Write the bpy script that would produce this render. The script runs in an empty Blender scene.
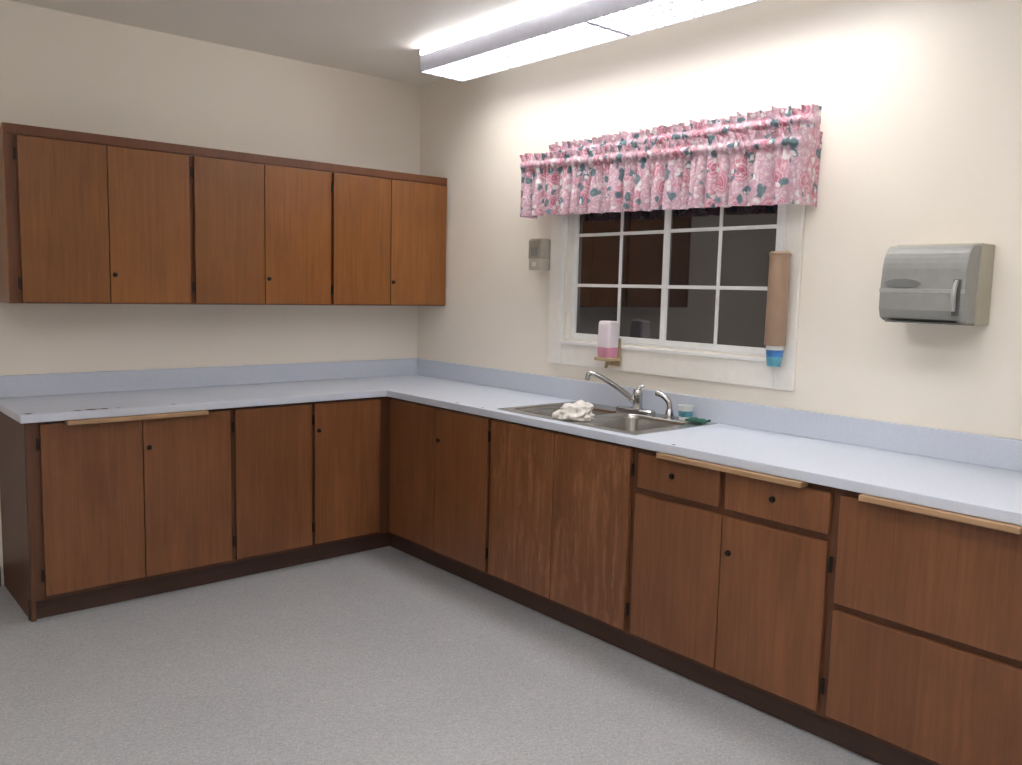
import bpy, bmesh, math, random
from mathutils import Vector, Matrix
from mathutils import noise as mn
random.seed(4)
S=bpy.context.scene
COL=S.collection
S.view_settings.view_transform='Standard'
S.view_settings.look='None'
S.view_settings.exposure=0.36

# ---------------------------------------------------------------- materials
def newmat(name):
    m=bpy.data.materials.new(name); m.use_nodes=True
    nt=m.node_tree; b=nt.nodes['Principled BSDF']
    return m,nt,b
def ramp(nt,stops):
    r=nt.nodes.new('ShaderNodeValToRGB'); el=r.color_ramp.elements
    while len(el)>1: el.remove(el[-1])
    el[0].position=stops[0][0]; el[0].color=(*stops[0][1],1)
    for p,c in stops[1:]:
        e=el.new(p); e.color=(*c,1)
    return r
def coords(nt,scale=(1,1,1)):
    tc=nt.nodes.new('ShaderNodeTexCoord'); mp=nt.nodes.new('ShaderNodeMapping')
    mp.inputs['Scale'].default_value=scale
    nt.links.new(tc.outputs['Object'],mp.inputs['Vector'])
    return mp
def noise(nt,vec,scale,detail=4,rough=.5,dist=0):
    n=nt.nodes.new('ShaderNodeTexNoise'); n.inputs['Scale'].default_value=scale
    n.inputs['Detail'].default_value=detail; n.inputs['Roughness'].default_value=rough
    n.inputs['Distortion'].default_value=dist
    nt.links.new(vec.outputs[0],n.inputs['Vector']); return n
def mix(nt,a,b,fac,mode='MIX'):
    m=nt.nodes.new('ShaderNodeMix'); m.data_type='RGBA'; m.blend_type=mode
    for s,v in ((m.inputs[6],a),(m.inputs[7],b),(m.inputs[0],fac)):
        if isinstance(v,(int,float)): s.default_value=v
        elif isinstance(v,tuple): s.default_value=(*v,1)
        else: nt.links.new(v,s)
    return m
def bump(nt,b,h,strength,dist=.002):
    n=nt.nodes.new('ShaderNodeBump'); n.inputs['Strength'].default_value=strength
    n.inputs['Distance'].default_value=dist
    nt.links.new(h,n.inputs['Height']); nt.links.new(n.outputs[0],b.inputs['Normal'])

def simple(name,col,rough=.5,metal=0,var=.06,scale=30,bmp=0,**kw):
    m,nt,b=newmat(name)
    mp=coords(nt); n=noise(nt,mp,scale,3)
    d=tuple(max(0,c*(1-var)) for c in col); l=tuple(min(1,c*(1+var)) for c in col)
    r=ramp(nt,[(.3,d),(.7,l)]); nt.links.new(n.outputs[0],r.inputs[0])
    nt.links.new(r.outputs[0],b.inputs['Base Color'])
    b.inputs['Roughness'].default_value=rough; b.inputs['Metallic'].default_value=metal
    if bmp: bump(nt,b,n.outputs[0],bmp)
    for k,v in kw.items(): b.inputs[k.replace('_',' ')].default_value=v
    return m
def wood(name,dark,light,rough=.42,wear=0.0,var=.18,grain=(38,38,1.6)):
    m,nt,b=newmat(name)
    mp=coords(nt,grain)
    oi=nt.nodes.new('ShaderNodeObjectInfo')
    add=nt.nodes.new('ShaderNodeVectorMath'); add.operation='ADD'
    sc=nt.nodes.new('ShaderNodeVectorMath'); sc.operation='SCALE'; sc.inputs[0].default_value=(17,9,23)
    nt.links.new(oi.outputs['Random'],sc.inputs['Scale'])
    nt.links.new(mp.outputs[0],add.inputs[0]); nt.links.new(sc.outputs[0],add.inputs[1])
    n=noise(nt,add,1.6,8,.66,.6)
    r=ramp(nt,[(.15,dark),(.5,tuple((a+c)/2 for a,c in zip(dark,light))),(.85,light)])
    nt.links.new(n.outputs[0],r.inputs[0])
    mp2=coords(nt,(3.5,3.5,1.3)); add2=nt.nodes.new('ShaderNodeVectorMath'); add2.operation='ADD'
    nt.links.new(mp2.outputs[0],add2.inputs[0]); nt.links.new(sc.outputs[0],add2.inputs[1])
    n2=noise(nt,add2,1.5,5,.62,.3)
    r2=ramp(nt,[(.3,(1-var,1-var*1.12,1-var*1.25)),(.7,(1.0,)*3)]); nt.links.new(n2.outputs[0],r2.inputs[0])
    m1=mix(nt,r.outputs[0],r2.outputs[0],1.0,'MULTIPLY')
    r3=ramp(nt,[(0,(1-var*.7,)*3),(1,(1.0,)*3)]); nt.links.new(oi.outputs['Random'],r3.inputs[0])
    m2=mix(nt,m1.outputs[2],r3.outputs[0],1.0,'MULTIPLY')
    out=m2.outputs[2]
    if wear:
        mp3=coords(nt,(20,20,2.6)); n3=noise(nt,mp3,1.5,6,.75,.5)
        r4=ramp(nt,[(.50,(0,0,0)),(.72,(wear,)*3)]); nt.links.new(n3.outputs[0],r4.inputs[0])
        m3=mix(nt,out,(.48,.22,.11),r4.outputs[0]); out=m3.outputs[2]
    nt.links.new(out,b.inputs['Base Color'])
    b.inputs['Roughness'].default_value=rough
    bump(nt,b,n.outputs[0],.06,.001)
    return m

M_up =wood('wood_upper',(.195,.066,.013),(.38,.145,.034),.32,var=.22)
M_upf=wood('wood_upper_frame',(.13,.040,.012),(.23,.075,.022),.42)
M_lo =wood('wood_lower',(.150,.055,.021),(.31,.122,.047),.36,var=.28)
M_low=wood('wood_lower_worn',(.150,.055,.021),(.31,.122,.047),.36,wear=.5,var=.28)
M_lof=wood('wood_lower_frame',(.08,.030,.014),(.16,.060,.026),.46)
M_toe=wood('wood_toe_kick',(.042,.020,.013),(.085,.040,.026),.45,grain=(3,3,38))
M_oak=wood('wood_pale_board',(.34,.19,.10),(.53,.34,.19),.5,grain=(4,4,60))
M_black=simple('black_metal',(.02,.017,.015),.4,.6)

def wallmat(name,col):
    m,nt,b=newmat(name)
    mp=coords(nt); n=noise(nt,mp,1.2,3)
    r=ramp(nt,[(.3,tuple(c*.97 for c in col)),(.7,col)]); nt.links.new(n.outputs[0],r.inputs[0])
    nt.links.new(r.outputs[0],b.inputs['Base Color']); b.inputs['Roughness'].default_value=.6
    n2=noise(nt,mp,180,3); bump(nt,b,n2.outputs[0],.12,.0015)
    return m
M_wall=wallmat('wall_paint',(.89,.825,.725))
M_ceil=wallmat('ceiling_paint',(.90,.865,.80))
M_trim=simple('trim_paint',(.88,.845,.78),.45,var=.02)
M_vinyl=simple('window_vinyl',(.88,.88,.87),.35,var=.02)

m,nt,b=newmat('vinyl_floor'); M_floor=m
mp=coords(nt); v=nt.nodes.new('ShaderNodeTexVoronoi'); v.inputs['Scale'].default_value=170
nt.links.new(mp.outputs[0],v.inputs['Vector'])
r=ramp(nt,[(0,(.325,.33,.345)),(.3,(.38,.387,.40)),(.7,(.405,.41,.42)),(1,(.47,.475,.48))])
sp=nt.nodes.new('ShaderNodeSeparateColor'); nt.links.new(v.outputs['Color'],sp.inputs[0])
nt.links.new(sp.outputs[0],r.inputs[0])
n=noise(nt,mp,1.6,5,.6); r2=ramp(nt,[(.3,(.91,.91,.92)),(.7,(1,1,1))]); nt.links.new(n.outputs[0],r2.inputs[0])
mm=mix(nt,r.outputs[0],r2.outputs[0],1.0,'MULTIPLY'); nt.links.new(mm.outputs[2],b.inputs['Base Color'])
b.inputs['Roughness'].default_value=.38

m,nt,b=newmat('laminate_counter'); M_lam=m
mp=coords(nt); n=noise(nt,mp,260,2); r=ramp(nt,[(.35,(.555,.595,.68)),(.65,(.62,.66,.75))])
nt.links.new(n.outputs[0],r.inputs[0]); nt.links.new(r.outputs[0],b.inputs['Base Color'])
b.inputs['Roughness'].default_value=.34

M_steel=simple('stainless_steel',(.46,.45,.43),.26,1.0,var=.08,scale=12)
M_chrome=simple('chrome',(.52,.52,.53),.16,1.0,var=.02)
M_glass=simple('night_window_glass',(.014,.014,.017),.02,0,var=.1,IOR=2.25)
M_white=simple('white_enamel',(.55,.55,.63),.4,var=.02)
M_louv=simple('louver_blade',(.30,.30,.38),.4,var=.02)
M_beige=simple('beige_plastic',(.40,.37,.29),.45,var=.03)
M_smoke=simple('smoked_grey_plastic',(.28,.28,.265),.42,var=.05)
M_smoke2=simple('smoked_grey_dark',(.12,.12,.115),.35,var=.05)
M_silver=simple('silver_label',(.36,.36,.345),.35,.1)
M_brown=simple('brown_tube',(.37,.245,.165),.4,var=.06,scale=8)
M_rag=simple('white_rag',(.74,.70,.65),.9,var=.08,bmp=.3)
M_green=simple('green_scrub_pad',(.03,.12,.08),.95,var=.4,scale=400,bmp=.5)
M_blue=simple('blue_print',(.05,.20,.50),.5,var=.3)
M_teal=simple('teal_print',(.10,.33,.42),.5,var=.3)
M_wplas=simple('white_plastic',(.76,.76,.76),.35,var=.02)
M_soapw=simple('translucent_tank',(.78,.70,.75),.3,var=.02)
M_pink=simple('pink_soap',(.68,.30,.42),.25,var=.06)
M_tan=simple('tan_bracket',(.48,.37,.22),.5,var=.05)

def emis(name,col,st):
    m,nt,b=newmat(name)
    b.inputs['Base Color'].default_value=(.9,.9,.9,1)
    b.inputs['Emission Color'].default_value=(*col,1); b.inputs['Emission Strength'].default_value=st
    return m
M_lamp=emis('fluorescent_diffuser',(1,.985,.95),12.0)
M_lampb=emis('fluorescent_diffuser_fill',(1,.985,.95),13.5)  # glow of the unseen fixtures added for fill
M_lamp2=emis('fluorescent_side_lens',(.98,.98,1),26.0)
M_lamp3=emis('side_fill_glow_wall_side',(.98,.98,1),3.0)  # added glow towards the wall, on the unseen side of the housing

# floral fabric
m,nt,b=newmat('floral_fabric'); M_flor=m
mp=coords(nt,(1,1,1)); nd=noise(nt,mp,30,3)
dv=nt.nodes.new('ShaderNodeVectorMath'); dv.operation='SCALE'; dv.inputs['Scale'].default_value=.04
nt.links.new(nd.outputs['Color'],dv.inputs[0])
av=nt.nodes.new('ShaderNodeVectorMath'); nt.links.new(mp.outputs[0],av.inputs[0]); nt.links.new(dv.outputs[0],av.inputs[1])
def vor(scale,off):
    o=nt.nodes.new('ShaderNodeVectorMath'); o.inputs[1].default_value=off; nt.links.new(av.outputs[0],o.inputs[0])
    v=nt.nodes.new('ShaderNodeTexVoronoi'); v.inputs['Scale'].default_value=scale; nt.links.new(o.outputs[0],v.inputs['Vector']); return v
v1=vor(10.5,(0,0,0)); v2=vor(17,(3.3,1.7,5.1)); v3=vor(60,(1,8,2)); v4=vor(24,(7,2,4))
rose=ramp(nt,[(0,(.32,.06,.11)),(.09,(.55,.24,.29)),(.15,(.34,.09,.14)),(.22,(.62,.36,.41)),(.28,(.42,.14,.20)),(.35,(.66,.45,.49)),(.42,(.50,.22,.28))]); nt.links.new(v1.outputs['Distance'],rose.inputs[0])
rm=ramp(nt,[(.43,(1,1,1)),(.48,(0,0,0))]); nt.links.new(v1.outputs['Distance'],rm.inputs[0])
lm=ramp(nt,[(.31,(1,1,1)),(.36,(0,0,0))]); nt.links.new(v2.outputs['Distance'],lm.inputs[0])
wm=ramp(nt,[(.24,(1,1,1)),(.30,(0,0,0))]); nt.links.new(v4.outputs['Distance'],wm.inputs[0])
bg=ramp(nt,[(.2,(.66,.52,.56)),(.6,(.52,.33,.39))]); nt.links.new(v3.outputs['Distance'],bg.inputs[0])
lf=ramp(nt,[(0,(.20,.27,.25)),(.18,(.09,.14,.16)),(.33,(.17,.23,.27))]); nt.links.new(v2.outputs['Distance'],lf.inputs[0])
c1=mix(nt,bg.outputs[0],rose.outputs[0],rm.outputs[0])
c2=mix(nt,c1.outputs[2],lf.outputs[0],lm.outputs[0])
c3=mix(nt,c2.outputs[2],(.68,.64,.64),wm.outputs[0])
nt.links.new(c3.outputs[2],b.inputs['Base Color']); b.inputs['Roughness'].default_value=.85

# ---------------------------------------------------------------- helpers
def empty(name,loc=(0,0,0)):
    e=bpy.data.objects.new(name,None); e.location=(0,0,0); e.empty_display_size=.1; COL.objects.link(e); return e
def finish(bm,name,mat,parent=None,smooth=False,bevel=0,seg=2):
    bmesh.ops.recalc_face_normals(bm,faces=bm.faces[:])
    me=bpy.data.meshes.new(name); bm.to_mesh(me); bm.free()
    ob=bpy.data.objects.new(name,me); COL.objects.link(ob)
    for mt in (mat if isinstance(mat,(list,tuple)) else [mat]): me.materials.append(mt)
    if smooth:
        for p in me.polygons: p.use_smooth=True
    if bevel:
        md=ob.modifiers.new('bevel','BEVEL'); md.width=bevel; md.segments=seg; md.limit_method='ANGLE'; md.angle_limit=math.radians(50)
        md.harden_normals=False
    if parent: ob.parent=parent
    return ob
def addbox(bm,x0,x1,y0,y1,z0,z1,mi=0):
    vs=[bm.verts.new((x,y,z)) for x in (x0,x1) for y in (y0,y1) for z in (z0,z1)]
    for f in ((0,1,3,2),(4,6,7,5),(0,4,5,1),(2,3,7,6),(0,2,6,4),(1,5,7,3)):
        fc=bm.faces.new([vs[i] for i in f]); fc.material_index=mi
def box(name,x0,x1,y0,y1,z0,z1,mat,parent=None,bevel=0):
    bm=bmesh.new(); addbox(bm,min(x0,x1),max(x0,x1),min(y0,y1),max(y0,y1),z0,z1)
    return finish(bm,name,mat,parent,bevel=bevel)
def boxes(name,lst,mat,parent=None,bevel=0):
    bm=bmesh.new()
    for l in lst:
        x0,x1,y0,y1,z0,z1=l[:6]; mi=l[6] if len(l)>6 else 0
        addbox(bm,min(x0,x1),max(x0,x1),min(y0,y1),max(y0,y1),z0,z1,mi)
    return finish(bm,name,mat,parent,bevel=bevel)
def lathe(name,prof,axis_o,axis_d,mat,parent=None,n=32,smooth=True):
    d=Vector(axis_d).normalized(); q=Vector((0,0,1)).rotation_difference(d); o=Vector(axis_o)
    bm=bmesh.new(); rings=[]
    for r,h in prof:
        if r<1e-6: rings.append([bm.verts.new(o+q@Vector((0,0,h)))])
        else: rings.append([bm.verts.new(o+q@Vector((r*math.cos(2*math.pi*i/n),r*math.sin(2*math.pi*i/n),h))) for i in range(n)])
    for a,c in zip(rings,rings[1:]):
        for i in range(n):
            j=(i+1)%n
            if len(a)==1 and len(c)==1: continue
            if len(a)==1: bm.faces.new((a[0],c[i],c[j]))
            elif len(c)==1: bm.faces.new((a[i],a[j],c[0]))
            else: bm.faces.new((a[i],a[j],c[j],c[i]))
    if len(rings[0])>1: bm.faces.new(rings[0][::-1])
    if len(rings[-1])>1: bm.faces.new(rings[-1])
    ob=finish(bm,name,mat,parent,smooth)
    md=ob.modifiers.new('es','EDGE_SPLIT'); md.split_angle=math.radians(40)
    return ob
def tube(name,pts,rad,mat,parent=None,n=16):
    P=[Vector(p) for p in pts]; R=rad if isinstance(rad,(list,tuple)) else [rad]*len(P)
    Q=[];RR=[]
    for i in range(len(P)-1):
        p0=P[max(i-1,0)];p1=P[i];p2=P[i+1];p3=P[min(i+2,len(P)-1)]
        for k in range(8):
            t=k/8
            Q.append(.5*((2*p1)+(-p0+p2)*t+(2*p0-5*p1+4*p2-p3)*t*t+(-p0+3*p1-3*p2+p3)*t**3)); RR.append(R[i]*(1-t)+R[i+1]*t)
    Q.append(P[-1]);RR.append(R[-1])
    bm=bmesh.new(); rings=[]; up=None
    for i,p in enumerate(Q):
        d=(Q[min(i+1,len(Q)-1)]-Q[max(i-1,0)]).normalized()
        if up is None: up=d.orthogonal().normalized()
        up=(up-d*up.dot(d)).normalized(); s=d.cross(up)
        rings.append([bm.verts.new(p+RR[i]*(up*math.cos(2*math.pi*k/n)+s*math.sin(2*math.pi*k/n))) for k in range(n)])
    for a,c in zip(rings,rings[1:]):
        for i in range(n): bm.faces.new((a[i],a[(i+1)%n],c[(i+1)%n],c[i]))
    bm.faces.new(rings[0][::-1]); bm.faces.new(rings[-1])
    return finish(bm,name,mat,parent,True)
def extrude_profile_y(name,prof,y0,y1,mat,parent=None,bevel=0,smooth=False):
    bm=bmesh.new()
    a=[bm.verts.new((x,y0,z)) for x,z in prof]; c=[bm.verts.new((x,y1,z)) for x,z in prof]
    n=len(prof)
    for i in range(n): bm.faces.new((a[i],a[(i+1)%n],c[(i+1)%n],c[i]))
    bm.faces.new(a[::-1]); bm.faces.new(c)
    return finish(bm,name,mat,parent,smooth,bevel)

# ---------------------------------------------------------------- room
H=2.73; XL=-5.2; YB=-6.6
WY0,WY1,WZ0,WZ1=-2.63,-1.36,1.215,2.03
box('floor',XL,.14,YB,.14,-.1,0,M_floor)
box('ceiling',XL,.14,YB,.14,H,H+.1,M_ceil)
box('wall_back',XL,0,0,.14,0,H,M_wall)
boxes('wall_right',[(0,.14,YB,WY0,0,H),(0,.14,WY1,.14,0,H),(0,.14,WY0,WY1,0,WZ0),(0,.14,WY0,WY1,WZ1,H)],M_wall)
box('wall_left',XL-.14,XL,YB,.14,0,H,M_wall)
box('wall_front',XL,.14,YB-.14,YB,0,H,M_wall)
M_cove=simple('cove_base',(.05,.045,.045),.5)
box('baseboard_back',XL+.001,-2.40,-.012,-.001,.001,.10,M_cove,bevel=.002)
box('baseboard_left',XL+.001,XL+.012,YB+.02,-.02,.001,.10,M_cove,bevel=.002)

# ---------------------------------------------------------------- window
win=empty('window_1')
cx=-.019
boxes('casing',[(cx,-.001,-2.72,-2.63,1.09,2.13),(cx,-.001,-1.36,-1.252,1.09,2.13),
                (cx,-.001,-2.63,-1.36,1.09,1.215),(cx,-.001,-2.63,-1.36,2.03,2.13)],M_trim,win,bevel=.003)
boxes('casing_bead',[(cx-.008,cx,-2.648,-2.632,1.199,2.12),(cx-.008,cx,-1.358,-1.342,1.199,2.12),(cx-.008,cx,-2.632,-1.358,1.199,1.214)],M_vinyl,win,bevel=.002)
boxes('jamb_lining',[(-.001,.05,-2.63,-2.622,1.223,2.022),(-.001,.05,-1.368,-1.36,1.223,2.022),
             (-.001,.05,-2.63,-1.36,1.215,1.223),(-.001,.05,-2.63,-1.36,2.022,2.03)],M_trim,win)
def sash(nm,ya,yb,x0,x1,w):
    z0,z1=1.225,2.02
    L=[(x0,x1,ya,ya+w,z0,z1),(x0,x1,yb-w,yb,z0,z1),(x0,x1,ya+w,yb-w,z0,z0+.03),(x0,x1,ya+w,yb-w,z1-.03,z1)]
    boxes(nm+'_frame',L,M_vinyl,win,bevel=.003)
    xm=(x0+x1)/2; ym=(ya+yb)/2; g=.008
    gl=[(xm-.006,xm-.001,ym-g,ym+g,z0+.03,z1-.03)]
    for z in (1.505,1.762): gl.append((xm-.0062,xm-.0012,ya+w,yb-w,z-g,z+g))
    boxes(nm+'_muntins',gl,M_vinyl,win)
    box(nm+'_glass',xm,xm+.005,ya+w-.005,yb-w+.005,z0+.025,z1-.025,M_glass,win)
sash('sash_left',-2.035,-1.370,.030,.055,.035)
sash('sash_right',-2.620,-1.995,.004,.029,.032)
boxes('track',[(.0,.06,-2.621,-1.369,1.2235,1.2245)],M_vinyl,win)

# ---------------------------------------------------------------- upper cabinets
up=empty('upper_cabinets')
def disk_knob(parent,loc,nrm):
    lathe('lock_knob',[(.011,0),(.012,.004),(.009,.010),(0,.011)],loc,nrm,M_black,parent,16)
box('carcass',-2.367,-.002,-.295,-.002,1.362,2.138,M_upf,up,bevel=.002)
D=[(-2.321,-1.957),(-1.953,-1.578),(-1.553,-1.189),(-1.185,-.801),(-.783,-.413),(-.409,-.012)]
for i,(a,c) in enumerate(D):
    box('door_%d'%(i+1),a,c,-.315,-.296,1.368,2.088,M_up,up,bevel=.0025)
box('top_rail',-2.367,-.002,-.300,-.2951,2.096,2.138,M_upf,up,bevel=.001)
box('end_panel',-2.372,-2.3672,-.296,-.002,1.362,2.138,M_up,up)
for x in (-1.932,-1.165,-.392): disk_knob(up,(x,-.315,1.50),(0,-1,0))
def hinge(parent,x,y,z,axis):
    if axis=='A': boxes('hinge',[(x-.005,x+.005,y-.005,y+.002,z-.026,z+.026)],M_black,parent,bevel=.001)
    else: boxes('hinge',[(x-.005,x+.002,y-.005,y+.005,z-.026,z+.026)],M_black,parent,bevel=.001)
for x in (-2.330,-1.566,-.792):
    for z in (1.45,2.01): hinge(up,x,-.312,z,'A')

# ---------------------------------------------------------------- lower cabinets
lo=empty('lower_cabinets')
YE=-4.35
box('face_frame_back',-2.385,-.58,-.600,-.582,.095,.874,M_lof,lo)
box('face_frame_right',-.600,-.582,YE,-.6005,.095,.874,M_lof,lo)
box('end_panel',-2.387,-2.368,-.5815,-.002,.002,.874,M_lof,lo)
box('end_panel_far',-.5815,-.002,YE,YE+.018,.002,.874,M_lof,lo)
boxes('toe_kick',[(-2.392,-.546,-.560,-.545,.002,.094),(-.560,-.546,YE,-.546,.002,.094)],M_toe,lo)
boxes('cabinet_floor',[(-2.367,-.02,-.581,-.02,.096,.110),(-.581,-.02,YE+.02,-.582,.096,.110)],M_lof,lo)
z0,z1=.115,.862
for i,(a,c) in enumerate([(-2.335,-1.922),(-1.918,-1.511),(-1.486,-1.078),(-1.060,-.665)]):
    box('door_back_%d'%(i+1),a,c,-.620,-.601,z0,z1,M_lo,lo,bevel=.0025)
def rdoor(nm,a,c,za,zb,mat=M_lo): return box(nm,-.620,-.601,a,c,za,zb,mat,lo,bevel=.0025)
rdoor('door_right_1',-.650,-1.066,z0,z1); rdoor('door_right_2',-1.074,-1.493,z0,z1)
rdoor('door_right_3',-1.520,-1.950,z0,z1,M_low); rdoor('door_right_4',-1.955,-2.388,z0,z1,M_low)
rdoor('door_right_5',-2.422,-2.830,z0,.688); rdoor('door_right_6',-2.834,-3.237,z0,.688)
rdoor('drawer_1',-2.430,-2.812,.715,.852); rdoor('drawer_2',-2.838,-3.237,.715,.852)
rdoor('bin_front_top',-3.270,-4.10,.497,.852); rdoor('bin_front_bottom',-3.270,-4.10,z0,.473)
for x in (-1.893,-1.038): disk_knob(lo,(x,-.620,.72),(0,-1,0))
for y,z in ((-1.10,.70),(-2.60,.79),(-3.03,.79),(-2.865,.56)): disk_knob(lo,(-.620,y,z),(-1,0,0))
for x in (-2.345,-1.498,-1.070):
    for z in (.21,.78): hinge(lo,x,-.617,z,'A')
for y in (-1.506,-2.404,-3.252):
    for z in (.21,.62 if y<-3 else .78): hinge(lo,-.617,y,z,'B')
box('pullout_board_back',-2.236,-1.629,-.652,-.602,.8545,.8735,M_oak,lo,bevel=.003)
box('pullout_board_right_1',-.652,-.602,-3.149,-2.542,.8545,.8735,M_oak,lo,bevel=.003)
box('pullout_board_right_2',-.652,-.602,-3.80,-3.345,.8545,.8735,M_oak,lo,bevel=.003)

# ---------------------------------------------------------------- countertop
ct=empty('countertop')
C0,C1=.875,.910
HX0,HX1,HY0,HY1=-.565,-.135,-2.338,-1.540
bm=bmesh.new()
xs=[-2.41,-.635,HX0,HX1,-.002]; ys=[YE-.01,HY0,HY1,-.635,-.002]
V={}
def gv(i,j,k):
    if (i,j,k) not in V: V[(i,j,k)]=bm.verts.new((xs[i],ys[j],(C0,C1)[k]))
    return V[(i,j,k)]
cells=set()
for i in range(4):
    for j in range(4):
        if i==0 and j!=3: continue
        if i==2 and j==1: continue
        cells.add((i,j))
for (i,j) in cells:
    for k in (0,1): bm.faces.new([gv(i,j,k),gv(i+1,j,k),gv(i+1,j+1,k),gv(i,j+1,k)])
    for (di,dj,e) in ((-1,0,((0,0),(0,1))),(1,0,((1,0),(1,1))),(0,-1,((0,0),(1,0))),(0,1,((0,1),(1,1)))):
        if (i+di,j+dj) not in cells:
            (a,b_),(c,d)=e
            bm.faces.new([gv(i+a,j+b_,0),gv(i+c,j+d,0),gv(i+c,j+d,1),gv(i+a,j+b_,1)])
finish(bm,'slab',M_lam,ct,bevel=.003)
boxes('backsplash',[(-2.41,-.002,-.022,-.002,.9102,1.015),(-.022,-.002,YE-.01,-.0225,.9102,1.015)],M_lam,ct,bevel=.002)
bm=bmesh.new()
for (x,y,s,k) in ((-2.375,-.608,.024,.7),(-2.185,-.610,.024,.6),(-2.13,-.606,.034,.6),(-2.08,-.610,.028,.6),(-2.02,-.614,.016,.6),(-1.78,-.620,.02,.5),(-.616,-1.25,.012,1),(-.618,-1.45,.008,1),(-.618,-2.6,.009,1)):
    n=11; c=[bm.verts.new((x+s*(.5+.6*random.random())*math.cos(2*math.pi*i/n),y+s*k*(.5+.6*random.random())*math.sin(2*math.pi*i/n),.9112)) for i in range(n)]
    bm.faces.new(c)
finish(bm,'worn_chips',simple('chip_brown',(.10,.05,.03),.7),ct)

# ---------------------------------------------------------------- sink
sk=empty('kitchen_sink')
bm=bmesh.new()
RX0,RX1,RY0,RY1=-.588,-.045,-2.380,-1.525; ZR=.9145
def rrect(x0,x1,y0,y1,r,z):
    pts=[]
    for (cx_,cy_,a0) in ((x1-r,y1-r,0),(x0+r,y1-r,90),(x0+r,y0+r,180),(x1-r,y0+r,270)):
        for k in range(5):
            a=math.radians(a0+22.5*k); pts.append((cx_+r*math.cos(a),cy_+r*math.sin(a),z))
    return pts
def bowl(cx0,cx1,cy0,cy1,bx0,bx1,by0,by1):
    R=rrect(bx0,bx1,by0,by1,.055,ZR)
    outer=[]
    corner=[(cx1,cy1),(cx0,cy1),(cx0,cy0),(cx1,cy0)]
    for c in range(4):
        for k in range(5):
            x,y,_=R[c*5+k]
            if k==2: ox,oy=corner[c]
            else:
                first=(k<2)
                if (c in (0,2))==first: ox,oy=(corner[c][0],y)
                else: ox,oy=(x,corner[c][1])
            outer.append((ox,oy,ZR))
    rings=[outer,R]
    for ins,dz,r in ((.004,-.004,.053),(.007,-.02,.052),(.014,-.14,.050),(.026,-.170,.045),(.055,-.182,.035)):
        rings.append(rrect(bx0+ins,bx1-ins,by0+ins,by1-ins,r,ZR+dz))
    VR=[[bm.verts.new(p) for p in rg] for rg in rings]
    for a,c in zip(VR,VR[1:]):
        for i in range(20): bm.faces.new((a[i],a[(i+1)%20],c[(i+1)%20],c[i]))
    bm.faces.new(VR[-1])
ym=(RY0+RY1)/2
bowl(RX0,RX1,ym,RY1,-.552,-.155,ym+.022,RY1-.040)
bowl(RX0,RX1,RY0,ym,-.552,-.155,RY0+.050,ym-.022)
q=[(RX0,RY0),(RX1,RY0),(RX1,RY1),(RX0,RY1)]
for i in range(4):
    (x,y),(u,w)=q[i],q[(i+1)%4]
    bm.faces.new([bm.verts.new(p) for p in ((x,y,ZR),(u,w,ZR),(u,w,.9105),(x,y,.9105))])
bmesh.ops.remove_doubles(bm,verts=bm.verts[:],dist=.0004)
o=finish(bm,'basin',M_steel,sk,True); md=o.modifiers.new('es','EDGE_SPLIT'); md.split_angle=math.radians(38)
for y in (ym-.19,ym+.19):
    lathe('drain',[(.042,0),(.040,.003),(.028,.002),(.0,.001)],(-.35,y,.7335),(0,0,1),M_chrome,sk)

# faucet
fa=empty('kitchen_faucet')
fx,fy,fz=-.098,-1.965,.9148
bm=bmesh.new()
pl=[]
for zz,ins in ((fz,0),(fz+.012,0),(fz+.018,.006)):
    pl.append([bm.verts.new(p) for p in rrect(fx-.028+ins,fx+.028-ins,fy-.105+ins,fy+.125-ins,.027-ins*.8,zz)])
for a,c in zip(pl,pl[1:]):
    for i in range(20): bm.faces.new((a[i],a[(i+1)%20],c[(i+1)%20],c[i]))
bm.faces.new(pl[0]); bm.faces.new(pl[-1]); finish(bm,'deck_plate',M_chrome,fa)
lathe('body',[(.026,.016),(.024,.03),(.022,.070),(.024,.075),(.024,.095),(.018,.108),(.0,.112)],(fx,fy,fz),(0,0,1),M_chrome,fa)
d=Vector((-.165,.150,0)); b0=Vector((fx,fy,fz))
tube('spout',[b0+d*.08+Vector((0,0,.055)),b0+d*.3+Vector((0,0,.095)),b0+d*.65+Vector((0,0,.145)),b0+d*.93+Vector((0,0,.176)),b0+d*1.04+Vector((0,0,.174)),b0+d*1.07+Vector((0,0,.146))],[.015,.013,.0115,.011,.011,.011],M_chrome,fa)
tube('lever_handle',[b0+Vector((0,0,.10)),b0+Vector((.006,-.006,.116)),b0+Vector((.020,-.018,.126))],[.011,.009,.007],M_chrome,fa)
sp_=empty('sink_sprayer')
s0=Vector((-.095,-2.155,.9148))
lathe('base',[(.024,0),(.022,.01),(.015,.035),(.013,.04),(0,.041)],s0,(0,0,1),M_chrome,sp_)
tube('spray_head',[s0+Vector((0,0,.036)),s0+Vector((0,.006,.068)),s0+Vector((-.008,.032,.095)),s0+Vector((-.015,.066,.106))],[.012,.013,.014,.015],M_chrome,sp_)

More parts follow.
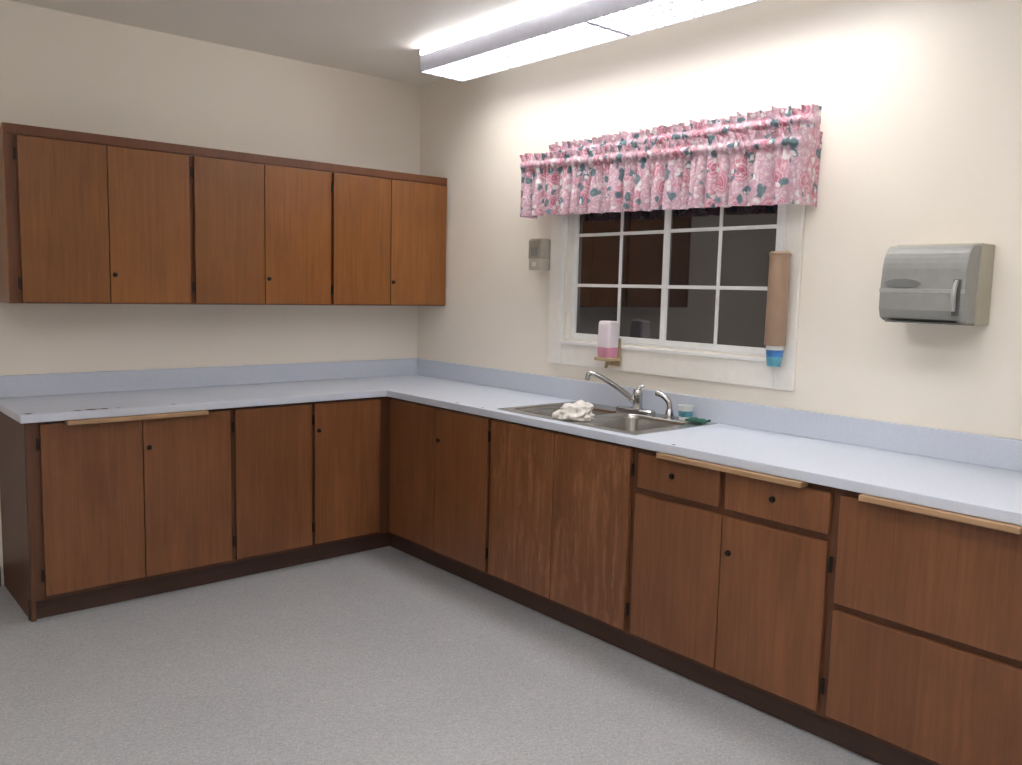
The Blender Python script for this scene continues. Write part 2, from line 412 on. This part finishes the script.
cup=empty('disposable_cup')
c0=(-.085,-2.238,.9150)
lathe('cup_body',[(.028,0),(.030,.018),(.034,.062),(.035,.064),(.033,.064),(.0275,.004),(0,.003)],c0,(0,0,1),M_wplas,cup)
lathe('cup_print',[(.0300,.014),(.0328,.040)],c0,(0,0,1),M_teal,cup)
bm=bmesh.new(); bmesh.ops.create_grid(bm,x_segments=12,y_segments=8,size=1)
for v_ in bm.verts:
    x,y=v_.co.x,v_.co.y; v_.co=Vector((-.11+x*.032,-2.325+y*.045,.925+.003*math.sin(7*y+3*x)))
o=finish(bm,'green_scouring_pad',M_green); md=o.modifiers.new('s','SOLIDIFY'); md.thickness=.008; md.offset=0

# rag bunched on the sink divider
bm=bmesh.new(); bmesh.ops.create_icosphere(bm,subdivisions=6,radius=1)
for v_ in bm.verts:
    p=v_.co.copy(); k=1+.32*mn.noise(p*2.0+Vector((3,1,7)))+.12*mn.noise(p*4.2)
    rdg=.14*abs(mn.noise(p*3.0+Vector((9,9,2))))
    q_=p*(k-rdg)
    z=max(q_.z,-.22)
    v_.co=Vector((-.490+q_.x*.085,-1.950+q_.y*.085,.9290+z*.058))
finish(bm,'dish_rag',M_rag,None,True)

# ---------------------------------------------------------------- soap dispenser
sd=empty('soap_dispenser')
yc=-1.742
def rr_loft(name,secs,mat,parent):
    bm=bmesh.new(); R=[[bm.verts.new(p) for p in rrect(*s)] for s in secs]
    for a,c in zip(R,R[1:]):
        for i in range(20): bm.faces.new((a[i],a[(i+1)%20],c[(i+1)%20],c[i]))
    bm.faces.new(R[0]); bm.faces.new(R[-1])
    o=finish(bm,name,mat,parent,True); md=o.modifiers.new('es','EDGE_SPLIT'); md.split_angle=math.radians(35); return o
boxes('bracket',[(-.118,-.028,yc-.050,yc+.050,1.140,1.156),(-.034,-.0275,yc-.045,yc+.045,1.115,1.25),(-.0275,-.0195,yc-.03,yc+.03,1.12,1.19)],M_tan,sd,bevel=.003)
rr_loft('soap_fill',[(-.108,-.036,yc-.036,yc+.036,.012,1.1565),(-.112,-.0355,yc-.040,yc+.040,.014,1.175),(-.113,-.0355,yc-.041,yc+.041,.014,1.206)],M_pink,sd)
rr_loft('tank',[(-.113,-.0355,yc-.041,yc+.041,.014,1.2063),(-.112,-.036,yc-.040,yc+.040,.015,1.31),(-.110,-.038,yc-.039,yc+.039,.015,1.328),(-.105,-.042,yc-.034,yc+.034,.015,1.334)],M_soapw,sd)
tube('nozzle',[(-.07,yc,1.139),(-.075,yc,1.125),(-.085,yc,1.105)],[.014,.010,.007],M_tan,sd)

# ---------------------------------------------------------------- cup dispenser on casing
cd=empty('paper_cup_dispenser')
o_=(-.074,-2.662,1.275)
lathe('tube',[(.040,0),(.043,.004),(.0405,.355),(.0405,.362)],o_,(0,0,1),M_brown,cd)
lathe('cap',[(.043,.3625),(.043,.370),(.036,.378),(0,.380)],o_,(0,0,1),M_brown,cd)
box('mount_strip',-.034,-.0275,-2.680,-2.650,1.29,1.62,M_brown,cd)
lathe('cup_rim',[(.034,-.001),(.036,-.004),(.0345,-.018)],o_,(0,0,1),M_wplas,cd)
lathe('cup_label',[(.0344,-.0185),(.0325,-.046)],o_,(0,0,1),M_blue,cd)
lathe('cup_base',[(.0322,-.0465),(.027,-.085),(0,-.084)],o_,(0,0,1),M_teal,cd)

# ---------------------------------------------------------------- paper towel dispenser
pt=empty('paper_towel_dispenser')
ya,yb=-3.440,-3.150
extrude_profile_y('back_housing',[(-.002,1.392),(-.002,1.667),(-.105,1.667),(-.115,1.66),(-.115,1.392)],ya,yb,M_beige,pt,bevel=.004)
def arcprof():
    p=[(-.1155,1.662),(-.150,1.660)]
    for k in range(1,9):
        p.append((-.150-.062*math.sin(math.radians(k*11.25)),1.660-.10*(1-math.cos(math.radians(k*11.25)))))
    p+= [(-.218,1.50),(-.218,1.44),(-.205,1.410),(-.180,1.400),(-.1155,1.400)]
    return p
o=extrude_profile_y('front_cover',arcprof(),ya+.003,yb-.003,M_smoke,pt,bevel=.004)
box('cover_rib',-.2195,-.2150,ya+.002,yb-.002,1.498,1.512,M_silver,pt,bevel=.002)
box('dispensing_slot',-.2185,-.150,ya+.03,yb-.03,1.396,1.4005,M_smoke2,pt)
bm=bmesh.new()
r0=[bm.verts.new((-.2215,-3.232+.060*math.cos(2*math.pi*i/28),1.531+.014*math.sin(2*math.pi*i/28))) for i in range(28)]
r1=[bm.verts.new((-.2120,v_.co.y,v_.co.z)) for v_ in r0]
for i in range(28): bm.faces.new((r0[i],r0[(i+1)%28],r1[(i+1)%28],r1[i]))
bm.faces.new(r0); bm.faces.new(r1); finish(bm,'badge',simple('grey_badge',(.19,.19,.185),.35),pt)
boxes('lever_slot',[(-.2200,-.2175,-3.425,-3.400,1.425,1.545)],M_smoke2,pt,bevel=.003)
tube('lever',[(-.222,-3.412,1.54),(-.236,-3.410,1.50),(-.232,-3.410,1.44)],[.006,.008,.007],M_silver,pt)

# ---------------------------------------------------------------- small wall dispenser left of window
wd=empty('air_freshener_dispenser')
yo=-.034
rr_loft('lower_cover',[(-.076,-.002,-1.205+yo,-1.115+yo,.008,1.580),(-.080,-.002,-1.207+yo,-1.113+yo,.010,1.59),(-.080,-.002,-1.207+yo,-1.113+yo,.010,1.640)],simple('pale_beige_plastic',(.58,.54,.45),.4),wd)
rr_loft('upper_cover',[(-.082,-.002,-1.209+yo,-1.111+yo,.010,1.6405),(-.082,-.002,-1.209+yo,-1.111+yo,.010,1.735),(-.074,-.004,-1.202+yo,-1.118+yo,.010,1.745)],simple('grey_beige_plastic',(.40,.37,.30),.4),wd)
boxes('front_window',[(-.0835,-.0815,-1.185+yo,-1.135+yo,1.655,1.700)],M_smoke,wd,bevel=.001)
boxes('button',[(-.0835,-.0795,-1.172+yo,-1.148+yo,1.600,1.622)],M_wplas,wd,bevel=.001)

# ---------------------------------------------------------------- valance
def valance(name,yL,yR,xo,ztl,ztr,hh,ph,zbl,zbr,amp,seed,parent):
    path=[]; r=.03
    for k in range(6): path.append((Vector((-.004-(-xo-r-.004)*k/5,yL)),Vector((0,1))))
    for k in range(1,7):
        a=math.pi/2*k/6; path.append((Vector((xo+r-r*math.sin(a),yL-r+r*math.cos(a))),Vector((-math.sin(a),math.cos(a)))))
    L=abs(yR-yL)-2*r; N=760
    for k in range(1,N): path.append((Vector((xo,yL-r-L*k/N)),Vector((-1,0))))
    for k in range(0,7):
        a=math.pi/2*k/6; path.append((Vector((xo+r-r*math.cos(a),yR+r-r*math.sin(a))),Vector((-math.cos(a),-math.sin(a)))))
    for k in range(1,6): path.append((Vector((xo+r+(-xo-r-.004)*k/5,yR)),Vector((0,-1))))
    rows=[('h',k/4) for k in range(5)]+[('p',k/6) for k in range(1,7)]+[('s',k/18) for k in range(1,19)]
    bm=bmesh.new(); G=[]
    s=0; prev=path[0][0]
    for p,nr in path:
        s+=(p-prev).length; prev=p
        f=min(1,max(0,(yL-p.y)/(yL-yR)))
        zt=ztl+(ztr-ztl)*f; zb=zbl+(zbr-zbl)*f
        ph_=s*150+7*mn.noise(Vector((s*8,seed,0)))
        f1=math.sin(ph_)+.5*math.sin(ph_*1.9+1)
        f2=math.sin(s*72+6*mn.noise(Vector((s*5,seed+9,0))))+.45*math.sin(s*150+2+4*mn.noise(Vector((s*9,seed+4,1))))
        side=1-abs(nr.y)*.75
        c=[]
        for kind,t in rows:
            if kind=='h':
                z=zt-hh*t+.022*(1-t)*mn.noise(Vector((s*30,seed,3))); off=(.013*f1*(1-t)**.8+.003*f1)+.004*(1-t)
            elif kind=='p':
                z=zt-hh-ph*t; off=.014*math.sin(math.pi*t)+.0065*f1
            else:
                z=zt-hh-ph-(zt-hh-ph-zb-.006*mn.noise(Vector((s*14,seed,7))))*t
                w=min(1,t*1.5); off=.0065*f1*(1-w)+amp*f2*w+.012*t
            q_=p+nr*off*side
            c.append(bm.verts.new((min(q_.x,-.003),q_.y,z)))
        G.append(c)
    for a,c in zip(G,G[1:]):
        for i in range(len(a)-1): bm.faces.new((a[i],a[i+1],c[i+1],c[i]))
    return finish(bm,name,M_flor,parent,True)
va=empty('window_valance')
valance('valance_front',-1.135,-2.770,-.150,2.170,2.118,.030,.045,1.856,1.830,.021,2.0,va)
valance('valance_rear',-1.265,-2.760,-.070,2.222,2.218,.034,.040,2.02,2.02,.007,8.0,va)
tube('curtain_rod',[(-.143,-1.18,2.112),(-.143,-2.0,2.088),(-.143,-2.75,2.064)],.006,M_wplas,va)

# ---------------------------------------------------------------- fluorescent fixtures
def fixture(x0,x1,ystart,nsec,rfill,lamp,zb=2.61,zt=2.722):
    fx_=empty('fluorescent_ceiling_light')
    ye=ystart; ys_=ystart-1.22*nsec
    boxes('housing',[(x0,x0+.006,ys_,ye,zb,zt-.026),(x1-.006,x1,ys_,ye,zb,zt-.026),(x0+.006,x1-.006,ys_,ye,zt-.006,zt),
          (x0,x1,ye-.006,ye,zb,zt),(x0,x1,ys_,ys_+.006,zb,zt)],M_white,fx_,bevel=.001)
    box('side_lens_left',x0-.002,x0+.004,ys_+.007,ye-.007,zt-.025,zt-.002,M_lamp2,fx_)
    box('side_fill_right',x1-.004,x1+.002,ys_+.007,ye-.007,zt-.025,zt-.002,rfill,fx_)  # unseen strip added to brighten wall and ceiling
    box('lamp_diffuser',x0+.008,x1-.008,ys_+.008,ye-.008,zb+.022,zb+.030,lamp,fx_)
    L=[]
    nb=24*nsec
    for i in range(1,nb):
        y=ye-(ye-ys_)*i/nb; w=.003 if i%24 else .010
        L.append((x0+.007,x1-.007,y-w,y+w,zb+.002,zb+.017))
    for j in (1,2,3):
        x=x0+(x1-x0)*j/4; L.append((x-.003,x+.003,ys_+.007,ye-.007,zb+.001,zb+.018))
    boxes('louver',L,M_louv,fx_)
    boxes('mounting_plate',[((x0+x1)/2-.05,(x0+x1)/2+.05,ys_+.1,ye-.1,zt,H-.001)],M_white,fx_)
    return fx_
fixture(-.488,-.198,-.700,2,M_lamp3,M_lamp)
fixture(-1.86,-1.57,-3.00,2,M_lamp2,M_lampb)  # unseen fixture added for even fill on the cabinet faces
fixture(-3.55,-3.26,-2.00,3,M_lamp2,M_lampb)  # unseen fixture row added overhead to light the room evenly

# ---------------------------------------------------------------- world & camera
w=bpy.data.worlds.new('night'); S.world=w; w.use_nodes=True
w.node_tree.nodes['Background'].inputs[0].default_value=(.004,.005,.008,1)
cam=bpy.data.cameras.new('camera'); co=bpy.data.objects.new('camera',cam); COL.objects.link(co)
R=Vector((.7586,-.6513,.02395)).normalized(); F=Vector((.6494,.7524,-.10923)); F=(F-R*F.dot(R)).normalized(); U=R.cross(F)
Mx=Matrix(((R.x,U.x,-F.x,-3.161),(R.y,U.y,-F.y,-4.6),(R.z,U.z,-F.z,1.48),(0,0,0,1)))
co.matrix_world=Mx; cam.sensor_width=36; cam.sensor_fit='HORIZONTAL'; cam.lens=856/1022*36; cam.clip_start=.02
S.camera=co
